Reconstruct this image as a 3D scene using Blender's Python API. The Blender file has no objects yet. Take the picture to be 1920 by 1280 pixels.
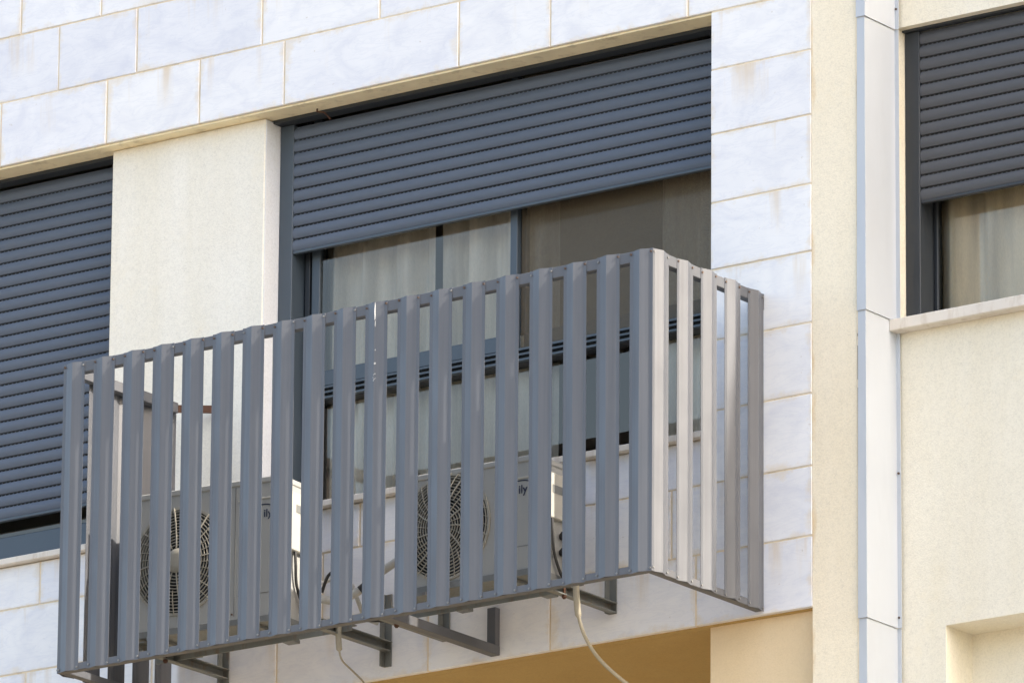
import bpy, bmesh, math, random
from mathutils import Vector, Matrix
random.seed(7)
scene = bpy.context.scene
COL = scene.collection

# ------------------------------------------------------------------ camera
cam_d = bpy.data.cameras.new('camera')
cam_d.sensor_width = 36.0
cam_d.lens = 36.0 * 15820.0 / 1920.0
cam_d.clip_start = 0.5
cam_d.clip_end = 3000.0
cam = bpy.data.objects.new('camera', cam_d)
COL.objects.link(cam)
_yaw, _pit, _rol = [math.radians(a) for a in (36.005, 16.199, 0.463)]
_d = Vector((-math.sin(_yaw) * math.cos(_pit), math.cos(_yaw) * math.cos(_pit), math.sin(_pit)))
_r = Vector((math.cos(_yaw), math.sin(_yaw), 0.0))
_u = _r.cross(_d)
_R = _r * math.cos(_rol) + _u * math.sin(_rol)
_U = _u * math.cos(_rol) - _r * math.sin(_rol)
_C = Vector((0, 0, 10.25)) - _d * 31.0
cam.matrix_world = Matrix(((_R.x, _U.x, -_d.x, _C.x), (_R.y, _U.y, -_d.y, _C.y), (_R.z, _U.z, -_d.z, _C.z), (0, 0, 0, 1)))
scene.camera = cam

# ------------------------------------------------------------------ sky, sun, exposure
SUN = Vector((1.0, 0.092, 0.665)).normalized()
SUN_EL = math.asin(SUN.z)
SUN_ROT = math.atan2(SUN.x, SUN.y)
world = bpy.data.worlds.new('World')
scene.world = world
world.use_nodes = True
wn = world.node_tree.nodes
wn.clear()
sky = wn.new('ShaderNodeTexSky')
sky.sky_type = 'NISHITA'
sky.sun_disc = False
sky.sun_elevation = SUN_EL
sky.sun_rotation = SUN_ROT
sky.altitude = 100
sky.air_density = 1.0
sky.dust_density = 3.4
sky.ozone_density = 1.0
bg = wn.new('ShaderNodeBackground')
bg.inputs['Strength'].default_value = 0.15
wo = wn.new('ShaderNodeOutputWorld')
world.node_tree.links.new(sky.outputs[0], bg.inputs[0])
world.node_tree.links.new(bg.outputs[0], wo.inputs[0])
sun_d = bpy.data.lights.new('sun', 'SUN')
sun_d.energy = 2.15
sun_d.angle = math.radians(0.6)
sun_d.color = (1.0, 0.955, 0.89)
sun_o = bpy.data.objects.new('sun', sun_d)
sun_o.rotation_euler = SUN.to_track_quat('Z', 'Y').to_euler()
sun_o.location = (12, 2, 20)
COL.objects.link(sun_o)
vs = scene.view_settings
vs.view_transform = 'Standard'
vs.look = 'None'
vs.gamma = 1.0
vs.use_curve_mapping = False
vs.exposure = 1.8
vs.use_white_balance = True
vs.white_balance_temperature = 7050
vs.white_balance_tint = 10.0
scene.render.engine = 'CYCLES'

# ------------------------------------------------------------------ helpers
class MB:
    """collects shapes in world coordinates, built as ONE mesh object"""
    def __init__(s): s.v = []; s.f = []; s.sm = []
    def add(s, vs_, fs, smooth=False):
        o = len(s.v); s.v += [tuple(p) for p in vs_]
        s.f += [tuple(i + o for i in f) for f in fs]; s.sm += [smooth] * len(fs); return s
    def box(s, x0, x1, y0, y1, z0, z1, c=0.0):
        if c <= 0:
            return s.add([(x0,y0,z0),(x1,y0,z0),(x1,y1,z0),(x0,y1,z0),(x0,y0,z1),(x1,y0,z1),(x1,y1,z1),(x0,y1,z1)],
                         [(0,3,2,1),(4,5,6,7),(0,1,5,4),(1,2,6,5),(2,3,7,6),(3,0,4,7)])
        bm = bmesh.new()
        bmesh.ops.create_cube(bm, size=1.0)
        for v in bm.verts:
            v.co = Vector(((x0+x1)/2 + v.co.x*(x1-x0), (y0+y1)/2 + v.co.y*(y1-y0), (z0+z1)/2 + v.co.z*(z1-z0)))
        bmesh.ops.bevel(bm, geom=bm.edges[:], offset=c, segments=1, affect='EDGES', clamp_overlap=True)
        bm.verts.index_update()
        s.add([v.co[:] for v in bm.verts], [[v.index for v in f.verts] for f in bm.faces]); bm.free(); return s
    def beam(s, a, b, w, h, up=(0,0,1)):
        a = Vector(a); b = Vector(b); t = (b-a).normalized(); sd = t.cross(Vector(up)).normalized(); n = sd.cross(t)
        P = []
        for p in (a, b):
            for i, j in ((-1,-1),(1,-1),(1,1),(-1,1)): P.append(p + sd*(i*w/2) + n*(j*h/2))
        return s.add(P, [(0,1,2,3),(7,6,5,4),(0,4,5,1),(1,5,6,2),(2,6,7,3),(3,7,4,0)])
    def tube(s, pts, r, n=10, smooth_steps=6, closed_ends=True):
        P = [Vector(p) for p in pts]
        Q = []
        if len(P) > 2 and smooth_steps > 1:
            for i in range(len(P)-1):
                p0 = P[max(i-1,0)]; p1 = P[i]; p2 = P[i+1]; p3 = P[min(i+2,len(P)-1)]
                for k in range(smooth_steps):
                    t = k/smooth_steps
                    Q.append(0.5*((2*p1)+(-p0+p2)*t+(2*p0-5*p1+4*p2-p3)*t*t+(-p0+3*p1-3*p2+p3)*t**3))
            Q.append(P[-1])
        else: Q = P
        vv = []; up = Vector((0.3,0.2,1)).normalized()
        rr = r if callable(r) else (lambda t: r)
        for i, q in enumerate(Q):
            t = (Q[min(i+1,len(Q)-1)] - Q[max(i-1,0)]).normalized()
            a = t.cross(up)
            if a.length < 1e-3: a = t.cross(Vector((1,0,0)))
            a.normalize(); b = a.cross(t).normalized(); up = b
            ra = rr(i/(len(Q)-1))
            for k in range(n):
                an = 2*math.pi*k/n; vv.append(q + a*(ra*math.cos(an)) + b*(ra*math.sin(an)))
        ff = []
        for i in range(len(Q)-1):
            for k in range(n): ff.append((i*n+k, i*n+(k+1)%n, (i+1)*n+(k+1)%n, (i+1)*n+k))
        s.add(vv, ff, True)
        if closed_ends:
            s.add(vv[:n], [tuple(range(n-1,-1,-1))]); s.add(vv[-n:], [tuple(range(n))])
        return s
    def prism(s, prof, axis, a, b, smooth=False):
        """closed profile [(p,q)] extruded along axis 'x','y' or 'z' from a to b"""
        def mk(p, q, t): return {'x': (t,p,q), 'y': (p,t,q), 'z': (p,q,t)}[axis]
        n = len(prof)
        vv = [mk(p,q,a) for p,q in prof] + [mk(p,q,b) for p,q in prof]
        ff = [(i,(i+1)%n,n+(i+1)%n,n+i) for i in range(n)]
        s.add(vv, ff, smooth); o = len(s.v)-2*n
        s.f.append(tuple(o+i for i in range(n-1,-1,-1))); s.sm.append(False)
        s.f.append(tuple(o+n+i for i in range(n))); s.sm.append(False); return s
    def mesh(s, name, origin):
        me = bpy.data.meshes.new(name)
        me.from_pydata([(p[0]-origin[0], p[1]-origin[1], p[2]-origin[2]) for p in s.v], [], s.f)
        me.polygons.foreach_set('use_smooth', s.sm)
        bm = bmesh.new(); bm.from_mesh(me); bmesh.ops.recalc_face_normals(bm, faces=bm.faces[:]); bm.to_mesh(me); bm.free()
        return me
    def centre(s):
        lo = [min(p[i] for p in s.v) for i in range(3)]; hi = [max(p[i] for p in s.v) for i in range(3)]
        return Vector([(lo[i]+hi[i])/2 for i in range(3)])

WLOC = {}
def empty(name, loc, parent=None):
    o = bpy.data.objects.new(name, None); o.empty_display_size = 0.1
    loc = Vector(loc); o.location = loc - (WLOC[parent.name] if parent else Vector((0,0,0)))
    COL.objects.link(o); o.parent = parent; WLOC[o.name] = loc; return o
def tag(o, label=None, cat=None, group=None, kind=None):
    if label: o['label'] = label
    if cat: o['category'] = cat
    if group: o['group'] = group
    if kind: o['kind'] = kind
    return o
def build(mb, name, mat, parent=None, kind=None, label=None):
    """mb in world coordinates (or in the local frame of a rotated root registered at the origin)"""
    c = mb.centre()
    o = bpy.data.objects.new(name, mb.mesh(name, c)); o.data.materials.append(mat)
    o.location = c - (WLOC[parent.name] if parent else Vector((0,0,0)))
    COL.objects.link(o); o.parent = parent; WLOC[o.name] = c
    if kind: o['kind'] = kind
    if label: o['label'] = label
    return o
def inst(src, name, offset, parent):
    o = src.copy(); o.name = name; COL.objects.link(o); o.parent = parent
    o.location = src.location + Vector(offset)
    return o

# ------------------------------------------------------------------ materials
def nt(name):
    m = bpy.data.materials.new(name); m.use_nodes = True; t = m.node_tree
    return m, t.nodes, t.links, t.nodes['Principled BSDF']
def N(nodes, typ, **kw):
    n = nodes.new(typ)
    for k, v in kw.items():
        if hasattr(n, k): setattr(n, k, v)
        else: n.inputs[k.replace('_', ' ')].default_value = v
    return n
def ramp(nodes, stops):
    r = nodes.new('ShaderNodeValToRGB'); e = r.color_ramp.elements
    while len(e) < len(stops): e.new(0.5)
    for el, (p, c) in zip(e, stops):
        el.position = p; el.color = c if len(c) == 4 else (*c, 1)
    return r
def g(v): return (v, v, v, 1)
def mixc(nodes, links, fac, a, b, mode='MIX'):
    m = nodes.new('ShaderNodeMix'); m.data_type = 'RGBA'; m.blend_type = mode; m.clamp_factor = True
    for sock, val in ((m.inputs[0], fac), (m.inputs[6], a), (m.inputs[7], b)):
        if hasattr(val, 'links'): links.new(val, sock)
        elif isinstance(val, (int, float)): sock.default_value = val
        else: sock.default_value = val if len(val) == 4 else (*val, 1)
    return m.outputs[2]
def math_(nodes, links, op, a, b=None, c=None):
    m = nodes.new('ShaderNodeMath'); m.operation = op
    for i, v in enumerate((a, b, c)):
        if v is None: continue
        if hasattr(v, 'links'): links.new(v, m.inputs[i])
        else: m.inputs[i].default_value = v
    return m.outputs[0]
def pos(nodes, links, scale=(1,1,1), rand=0.0):
    ge = nodes.new('ShaderNodeNewGeometry'); mp = nodes.new('ShaderNodeMapping'); mp.inputs['Scale'].default_value = scale
    links.new(ge.outputs['Position'], mp.inputs['Vector'])
    if rand:
        oi = nodes.new('ShaderNodeObjectInfo'); c = nodes.new('ShaderNodeCombineXYZ')
        r = math_(nodes, links, 'MULTIPLY', oi.outputs['Random'], rand)
        for i in range(3): links.new(r, c.inputs[i])
        links.new(c.outputs[0], mp.inputs['Location'])
    return mp.outputs[0]
def noise(nodes, links, vec, scale, detail=4, rough=0.55, dist=0.0):
    n = nodes.new('ShaderNodeTexNoise'); n.inputs['Scale'].default_value = scale; n.inputs['Detail'].default_value = detail
    n.inputs['Roughness'].default_value = rough; n.inputs['Distortion'].default_value = dist
    links.new(vec, n.inputs['Vector']); return n.outputs[0]
def bump(nodes, links, h, strength, dist, bs):
    b = nodes.new('ShaderNodeBump'); b.inputs['Strength'].default_value = strength; b.inputs['Distance'].default_value = dist
    links.new(h, b.inputs['Height']); links.new(b.outputs[0], bs.inputs['Normal'])

def mat_plain(name, col, rough=0.5, metal=0.0, var=0.08, scale=6.0, grime=0.0, grime_col=(0.1,0.08,0.06), bumpd=0.0, spec=0.5):
    m, n, l, bs = nt(name); bs.inputs['Specular IOR Level'].default_value = spec
    p = pos(n, l, rand=5.0)
    v = noise(n, l, p, scale, 5)
    r = ramp(n, [(0.25, g(1-var)), (0.75, g(1+var))]); l.new(v, r.inputs[0])
    c = mixc(n, l, 1.0, (*col, 1), r.outputs[0], 'MULTIPLY')
    if grime:
        p2 = pos(n, l, (1.4, 1.4, 0.35), rand=9.0)
        gm = ramp(n, [(0.52, g(0)), (0.72, g(grime))]); l.new(noise(n, l, p2, scale*2.2, 6, 0.65), gm.inputs[0])
        c = mixc(n, l, gm.outputs[0], c, grime_col)
    l.new(c, bs.inputs['Base Color'])
    rr = ramp(n, [(0.3, g(max(rough-0.08,0.02))), (0.7, g(min(rough+0.08,1)))]); l.new(v, rr.inputs[0]); l.new(rr.outputs[0], bs.inputs['Roughness'])
    bs.inputs['Metallic'].default_value = metal
    if bumpd: bump(n, l, noise(n, l, p, scale*12, 3), 0.4, bumpd, bs)
    return m

def mat_stone():
    m, n, l, bs = nt('white_marble')
    p = pos(n, l, (1, 1, 1.5), rand=30.0)
    cloud = noise(n, l, p, 5.0, 8, 0.62, 0.8)
    r1 = ramp(n, [(0.34, (0.73,0.745,0.795)), (0.52, (0.81,0.82,0.845)), (0.70, (0.85,0.855,0.87))]); l.new(cloud, r1.inputs[0])
    # diagonal veins
    mp = n.new('ShaderNodeMapping'); mp.inputs['Rotation'].default_value = (0.0, 0.65, 0.3); mp.inputs['Scale'].default_value = (1.0,1.0,3.2); l.new(p, mp.inputs['Vector'])
    vn = noise(n, l, mp.outputs[0], 4.0, 6, 0.6, 1.6)
    vr = ramp(n, [(0.47, g(0)), (0.50, g(0.22)), (0.54, g(0))]); l.new(vn, vr.inputs[0])
    c = mixc(n, l, vr.outputs[0], r1.outputs[0], (0.60,0.63,0.72))
    # tone of the single block
    oi = n.new('ShaderNodeObjectInfo'); tr = ramp(n, [(0.0, (0.90,0.905,0.93)), (0.35, (1.0,1.0,1.0)), (0.7, (1.02,1.01,0.985)), (1.0, (0.96,0.96,0.97))]); l.new(oi.outputs['Random'], tr.inputs[0])
    c = mixc(n, l, 1.0, c, tr.outputs[0], 'MULTIPLY')
    # mortar and rust stains creeping in from the edges
    tc = n.new('ShaderNodeTexCoord'); sp = n.new('ShaderNodeSeparateXYZ'); l.new(tc.outputs['Generated'], sp.inputs[0])
    ez = math_(n, l, 'MULTIPLY', math_(n, l, 'SUBTRACT', 0.5, math_(n, l, 'ABSOLUTE', math_(n, l, 'SUBTRACT', sp.outputs[2], 0.5))), 0.26)
    ex = math_(n, l, 'MULTIPLY', math_(n, l, 'SUBTRACT', 0.5, math_(n, l, 'ABSOLUTE', math_(n, l, 'SUBTRACT', sp.outputs[0], 0.5))), 0.48)
    e = math_(n, l, 'MINIMUM', ez, ex)
    p3 = pos(n, l, rand=12.0)
    en = noise(n, l, p3, 9.0, 6, 0.7)
    lim = math_(n, l, 'MULTIPLY', math_(n, l, 'SUBTRACT', en, 0.40), 0.15)
    em = math_(n, l, 'SUBTRACT', lim, e)
    er = ramp(n, [(0.0, g(0)), (0.030, g(0.50))]); l.new(em, er.inputs[0])
    c = mixc(n, l, er.outputs[0], c, (0.72,0.60,0.42))
    # streaks running down from the top joint
    p4 = pos(n, l, (1,1,0.10), rand=7.0)
    sn = ramp(n, [(0.56, g(0)), (0.70, g(1))]); l.new(noise(n, l, p4, 6.5, 5, 0.65), sn.inputs[0])
    topm = ramp(n, [(0.30, g(0)), (1.0, g(0.72))]); l.new(sp.outputs[2], topm.inputs[0])
    c = mixc(n, l, math_(n, l, 'MULTIPLY', sn.outputs[0], topm.outputs[0]), c, (0.66,0.52,0.34))
    # pits
    pr = ramp(n, [(0.74, g(0)), (0.80, g(0.5))]); l.new(noise(n, l, p3, 60.0, 2, 0.5), pr.inputs[0])
    c = mixc(n, l, pr.outputs[0], c, (0.50,0.46,0.42))
    l.new(c, bs.inputs['Base Color']); bs.inputs['Roughness'].default_value = 0.62
    bump(n, l, noise(n, l, p3, 60.0, 4, 0.6), 0.10, 0.002, bs)
    return m

def mat_stucco(name, col, mark=0.35, stain_x=None):
    m, n, l, bs = nt(name)
    p = pos(n, l)
    cl = noise(n, l, p, 1.6, 5, 0.6)
    r = ramp(n, [(0.3, (0.965,0.955,0.935)), (0.7, (1.02,1.02,1.02))]); l.new(cl, r.inputs[0])
    c = mixc(n, l, 1.0, (*col, 1), r.outputs[0], 'MULTIPLY')
    # broad vertical weathering
    p9 = pos(n, l, (3.0, 3.0, 0.35)); r9 = ramp(n, [(0.35, (0.955,0.94,0.90)), (0.6, (1.0,1.0,1.0))]); l.new(noise(n, l, p9, 1.3, 5, 0.6), r9.inputs[0])
    c = mixc(n, l, 1.0, c, r9.outputs[0], 'MULTIPLY')
    # worm like drag marks of the float
    w = n.new('ShaderNodeTexNoise'); w.inputs['Scale'].default_value = 58.0; w.inputs['Detail'].default_value = 3; w.inputs['Distortion'].default_value = 2.2; l.new(p, w.inputs['Vector'])
    wr = ramp(n, [(0.45, g(0)), (0.485, g(1)), (0.52, g(0))]); l.new(w.outputs[0], wr.inputs[0])
    msk = ramp(n, [(0.44, g(0)), (0.62, g(1))]); l.new(noise(n, l, p, 30.0, 3), msk.inputs[0])
    wm = math_(n, l, 'MULTIPLY', wr.outputs[0], msk.outputs[0])
    c = mixc(n, l, math_(n, l, 'MULTIPLY', wm, mark), c, tuple(x*0.55 for x in col))
    gr_ = ramp(n, [(0.32, g(0.91)), (0.5, g(1.0)), (0.68, g(1.04))]); l.new(noise(n, l, p, 120.0, 3, 0.7), gr_.inputs[0])
    c = mixc(n, l, 1.0, c, gr_.outputs[0], 'MULTIPLY')
    # yellowed patches
    yr = ramp(n, [(0.55, g(0)), (0.80, g(0.40))]); l.new(noise(n, l, p, 3.4, 6, 0.7), yr.inputs[0])
    c = mixc(n, l, yr.outputs[0], c, (col[0]*0.97, col[1]*0.88, col[2]*0.70))
    if stain_x is not None:   # rust water running down beside the stone edge
        ge = n.new('ShaderNodeNewGeometry'); sp = n.new('ShaderNodeSeparateXYZ'); l.new(ge.outputs['Position'], sp.inputs[0])
        pn = pos(n, l, (1,1,0.35)); dx = math_(n, l, 'SUBTRACT', sp.outputs[0], stain_x)
        lim = math_(n, l, 'MULTIPLY', math_(n, l, 'SUBTRACT', noise(n, l, pn, 7.0, 5, 0.65), 0.47), 0.16)
        sr = ramp(n, [(0.0, g(0)), (0.02, g(0.55))]); l.new(math_(n, l, 'SUBTRACT', lim, dx), sr.inputs[0])
        c = mixc(n, l, sr.outputs[0], c, (0.66,0.44,0.20))
    l.new(c, bs.inputs['Base Color']); bs.inputs['Roughness'].default_value = 0.9
    bump(n, l, noise(n, l, p, 170.0, 3, 0.7), 0.35, 0.004, bs)
    return m

def mat_glass():
    m, n, l, bs = nt('window_glass'); n.remove(bs)
    out = n['Material Output']
    tr = N(n, 'ShaderNodeBsdfTransparent'); tr.inputs[0].default_value = (0.97,0.975,0.96,1)
    gl = N(n, 'ShaderNodeBsdfGlossy'); gl.inputs['Roughness'].default_value = 0.0; gl.inputs[0].default_value = (1.0,0.89,0.76,1)
    fr = N(n, 'ShaderNodeFresnel'); fr.inputs['IOR'].default_value = 1.85
    mx = N(n, 'ShaderNodeMixShader'); l.new(fr.outputs[0], mx.inputs[0]); l.new(tr.outputs[0], mx.inputs[1]); l.new(gl.outputs[0], mx.inputs[2])
    l.new(mx.outputs[0], out.inputs[0]); return m
def mat_mesh():
    m, n, l, bs = nt('insect_mesh')
    out = n['Material Output']; bs.inputs['Base Color'].default_value = (0.17,0.135,0.09,1); bs.inputs['Roughness'].default_value = 0.8
    tr = N(n, 'ShaderNodeBsdfTransparent'); mx = N(n, 'ShaderNodeMixShader')
    p = pos(n, l); w1 = N(n, 'ShaderNodeTexNoise'); w1.inputs['Scale'].default_value = 160; l.new(p, w1.inputs['Vector'])
    r = ramp(n, [(0.3, g(0.34)), (0.7, g(0.39))]); l.new(w1.outputs[0], r.inputs[0])
    l.new(r.outputs[0], mx.inputs[0]); l.new(tr.outputs[0], mx.inputs[1]); l.new(bs.outputs[0], mx.inputs[2]); l.new(mx.outputs[0], out.inputs[0]); return m
def mat_curtain(name, col, trans=0.35):
    m, n, l, bs = nt(name); out = n['Material Output']
    p = pos(n, l, (60, 60, 8)); w = noise(n, l, p, 9.0, 3)
    r = ramp(n, [(0.3, g(0.90)), (0.7, g(1.06))]); l.new(w, r.inputs[0])
    p2 = pos(n, l, (7, 7, 0.6)); r2 = ramp(n, [(0.35, g(0.70)), (0.60, g(1.06))]); l.new(noise(n, l, p2, 1.6, 3), r2.inputs[0])
    c = mixc(n, l, 1.0, mixc(n, l, 1.0, (*col, 1), r.outputs[0], 'MULTIPLY'), r2.outputs[0], 'MULTIPLY')
    l.new(c, bs.inputs['Base Color']); bs.inputs['Roughness'].default_value = 0.9
    t = N(n, 'ShaderNodeBsdfTranslucent'); l.new(c, t.inputs[0]); mx = N(n, 'ShaderNodeMixShader'); mx.inputs[0].default_value = trans
    l.new(bs.outputs[0], mx.inputs[1]); l.new(t.outputs[0], mx.inputs[2]); l.new(mx.outputs[0], out.inputs[0]); return m

M = {}
M['stone'] = mat_stone()
M['mortar'] = mat_plain('mortar', (0.78,0.665,0.50), 0.95, var=0.14, scale=9, grime=0.5, grime_col=(0.34,0.24,0.14), bumpd=0.003)
M['stucco'] = mat_stucco('cream_stucco', (0.885,0.80,0.64), 0.36, stain_x=1.3285)
M['stucco_r'] = mat_stucco('wing_stucco', (0.82,0.775,0.66), 0.36)
M['stucco_w'] = mat_stucco('pale_stucco', (0.85,0.815,0.73), 0.36)
M['stucco_p'] = mat_stucco('reveal_plaster', (0.74,0.765,0.815), 0.05)
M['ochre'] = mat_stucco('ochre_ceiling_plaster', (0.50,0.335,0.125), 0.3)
M['soffit'] = mat_plain('soffit_plaster', (0.90,0.78,0.53), 0.9, var=0.12, scale=4, grime=0.5, grime_col=(0.36,0.27,0.16), bumpd=0.002)
M['shutter'] = mat_plain('shutter_paint', (0.104,0.126,0.163), 0.60, var=0.05, scale=3, grime=0.12, grime_col=(0.14,0.14,0.14), spec=0.25)
M['shutter_r'] = mat_plain('shutter_paint_warm', (0.086,0.090,0.100), 0.60, var=0.05, scale=3, spec=0.25)
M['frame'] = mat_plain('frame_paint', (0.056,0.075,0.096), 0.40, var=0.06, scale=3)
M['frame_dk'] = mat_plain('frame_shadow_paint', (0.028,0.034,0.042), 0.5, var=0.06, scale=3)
M['slot'] = mat_plain('slot_black', (0.012,0.012,0.013), 0.8)
M['slat'] = mat_plain('screen_paint', (0.100,0.106,0.121), 0.40, var=0.05, scale=4, grime=0.22, grime_col=(0.145,0.15,0.158))
_m = M['slat']; _n = _m.node_tree.nodes; _l = _m.node_tree.links; _b = _n['Principled BSDF']
_c = _b.inputs['Base Color'].links[0].from_socket
_rs = ramp(_n, [(0.32, g(0.90)), (0.5, g(1.0)), (0.72, g(1.10))]); _l.new(noise(_n, _l, pos(_n, _l, (70, 70, 1.1), rand=11.0), 1.0, 4, 0.6), _rs.inputs[0])
_l.new(mixc(_n, _l, 1.0, _c, _rs.outputs[0], 'MULTIPLY'), _b.inputs['Base Color'])
M['rail'] = mat_plain('rail_paint', (0.098,0.104,0.118), 0.5, var=0.06, scale=5, grime=0.3, grime_col=(0.13,0.11,0.09))
M['zinc'] = mat_plain('zinc_screw', (0.20,0.20,0.20), 0.55, 0.2, var=0.2, scale=40)
M['rustscrew'] = mat_plain('rusty_screw', (0.11,0.07,0.05), 0.7, 0.2, var=0.3, scale=60)
M['galv'] = mat_plain('galvanised_steel', (0.20,0.21,0.20), 0.55, 0.35, var=0.2, scale=10, grime=0.75, grime_col=(0.19,0.12,0.065))
M['rust'] = mat_plain('rusty_steel', (0.075,0.035,0.022), 0.85, 0.1, var=0.35, scale=20, grime=0.6, grime_col=(0.16,0.07,0.03), bumpd=0.002)
M['ac'] = mat_plain('ac_ivory_paint', (0.37,0.375,0.365), 0.45, var=0.04, scale=4, grime=0.22, grime_col=(0.42,0.40,0.34))
M['ac2'] = mat_plain('ac_ivory_cover', (0.47,0.46,0.415), 0.45, var=0.04, scale=4, grime=0.15, grime_col=(0.45,0.42,0.34))
M['base'] = mat_plain('ac_base_pan', (0.20,0.21,0.21), 0.6, 0.2, var=0.2, scale=8, grime=0.6, grime_col=(0.14,0.10,0.07))
M['grille'] = mat_plain('grille_plastic', (0.36,0.345,0.30), 0.5, var=0.1, scale=15, grime=0.4, grime_col=(0.30,0.27,0.20))
M['fan'] = mat_plain('fan_black', (0.018,0.020,0.026), 0.5)
M['cavity'] = mat_plain('cavity_black', (0.020,0.021,0.024), 0.9)
M['navy'] = mat_plain('navy_print', (0.012,0.018,0.05), 0.5)
M['black'] = mat_plain('black_rubber', (0.018,0.018,0.019), 0.55)
M['insul'] = mat_plain('white_insulation', (0.50,0.49,0.46), 0.7, var=0.1, scale=14, grime=0.4, grime_col=(0.33,0.30,0.25), bumpd=0.003)
M['hose'] = mat_plain('beige_hose', (0.36,0.33,0.26), 0.6, var=0.12, scale=10, grime=0.5, grime_col=(0.35,0.28,0.19))
M['flash'] = mat_plain('white_sheet_metal', (0.485,0.525,0.575), 0.45, var=0.035, scale=2.5, grime=0.14, grime_col=(0.42,0.425,0.41))
_m = M['flash']; _n = _m.node_tree.nodes; _l = _m.node_tree.links
bump(_n, _l, noise(_n, _l, pos(_n, _l, (5, 5, 1.6)), 1.0, 3, 0.5), 0.5, 0.02, _n['Principled BSDF'])
M['sill'] = mat_plain('limestone_sill', (0.70,0.645,0.57), 0.7, var=0.08, scale=7, grime=0.55, grime_col=(0.40,0.30,0.20), bumpd=0.002)
M['curtain'] = mat_curtain('linen_curtain', (0.96,0.905,0.81), 0.06)
M['curtain_d'] = mat_curtain('grey_curtain', (0.93,0.85,0.69), 0.06)
M['room'] = mat_plain('room_paint', (0.30,0.28,0.25), 0.9)
M['roof'] = mat_plain('roof_concrete', (0.36,0.34,0.31), 0.9, var=0.15)
M['glass'] = mat_glass()
M['mesh'] = mat_mesh()
M['drop'] = mat_plain('dried_white_splash', (0.55,0.55,0.54), 0.8)

# ------------------------------------------------------------------ ground
def mat_ground():
    m, n, l, bs = nt('sandy_paving')
    p = pos(n, l); r = ramp(n, [(0.3, (0.17,0.148,0.118)), (0.7, (0.25,0.22,0.175))]); l.new(noise(n, l, p, 0.7, 8, 0.65), r.inputs[0])
    l.new(r.outputs[0], bs.inputs['Base Color']); bs.inputs['Roughness'].default_value = 0.9
    bump(n, l, noise(n, l, p, 30.0, 4), 0.4, 0.01, bs); return m
gm = MB(); K = 24; S = 1200.0
gm.add([(-S+2*S*i/K, -S+2*S*j/K, 0.0) for j in range(K+1) for i in range(K+1)],
       [(j*(K+1)+i, j*(K+1)+i+1, (j+1)*(K+1)+i+1, (j+1)*(K+1)+i) for j in range(K) for i in range(K)])
tag(build(gm, 'ground', mat_ground()), kind='structure')

# ------------------------------------------------------------------ stone clad building
ZL = 11.355      # underside of the lintel course
ZB = 9.054       # foot of the cladding
ZS = 9.744       # underside of the window sills
PX0, PX1 = 0.883, 1.328    # stone pier right of the window
SX0, SX1 = -1.957, -1.217  # stucco pier left of the window
TOP = 12.68
bA = empty('apartment_building', (-1.0, 3.0, 0.0))
tag(bA, 'white stone clad apartment building with two dark shuttered windows and slatted screen', 'building')

def wall_holes(mb, xs, zs, holes, y):
    """vertical sheet at depth y over the grid xs, zs, leaving out the cells inside holes"""
    for i in range(len(xs)-1):
        for j in range(len(zs)-1):
            cx, cz = (xs[i]+xs[i+1])/2, (zs[j]+zs[j+1])/2
            if any(h[0] < cx < h[1] and h[2] < cz < h[3] for h in holes): continue
            mb.add([(xs[i],y,zs[j]),(xs[i+1],y,zs[j]),(xs[i+1],y,zs[j+1]),(xs[i],y,zs[j+1])], [(0,1,2,3)])

# mortar bed behind the blocks: a solid backing, 6 mm behind the stone faces
mb = MB()
mb.box(-5.0, PX1-0.004, 0.0032, 0.113, ZL+0.003, TOP)
mb.box(PX0+0.004, PX1-0.004, 0.0032, 0.30, ZB+0.003, ZL+0.003)
mb.box(-5.0, PX0+0.004, 0.0032, 0.30, ZB+0.003, ZS-0.002)
clad = build(mb, 'stone_cladding', M['mortar'], bA, label='white marble cladding with sandy mortar joints')

def block(x0, x1, z0, z1):
    j = 0.0036
    dy = random.uniform(-0.0012, 0.0012)
    b = MB().box(x0+j, x1-j, dy, 0.022, z0+j*0.8, z1-j*0.8, 0.0022)
    build(b, 'stone_block', M['stone'], clad)
def course(z0, z1, joints):
    for a, b in zip(joints[:-1], joints[1:]): block(a, b, z0, z1)
course(11.355, 11.615, [-4.2,-3.62,-3.05,-2.46,-1.935,-1.483,-1.076,-0.257,0.164,0.784,PX1])
course(11.615, 11.879, [-4.2,-3.5,-3.1,-2.72,-2.179,-1.793,-1.186,-0.628,-0.05,0.42,0.93,PX1])
course(11.879, 12.142, [-4.2,-3.72,-3.3,-2.86,-2.371,-1.973,-1.52,-0.94,-0.41,0.2,0.62,PX1])
course(12.142, 12.405, [-4.2,-3.5,-2.9,-2.2,-1.7,-1.1,-0.6,0.0,0.5,1.0,PX1])
course(12.405, 12.66, [-4.2,-3.4,-2.7,-2.1,-1.5,-1.0,-0.3,0.3,0.8,PX1])
PZ = [9.317, 9.574, 9.842, 10.106, 10.372, 10.625, 10.886, 11.132, 11.355]
PZ2 = [9.574] + PZ[2:]
for a, b in zip(PZ2[:-1], PZ2[1:]): block(PX0, PX1, a, b)
course(9.054, 9.317, [-4.2,-3.4,-2.86,-2.269,-1.66,-1.069,-0.371,0.18,0.822,PX1])
course(9.317, 9.574, [-4.2,-3.6,-3.1,-2.55,-1.95,-1.42,-0.86,-0.16,0.30,0.716,PX1])
course(9.574, 9.744, [-4.2,-3.5,-2.9,-2.21,-1.75,-1.30,-0.69,-0.22,0.32,0.883])

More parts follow.
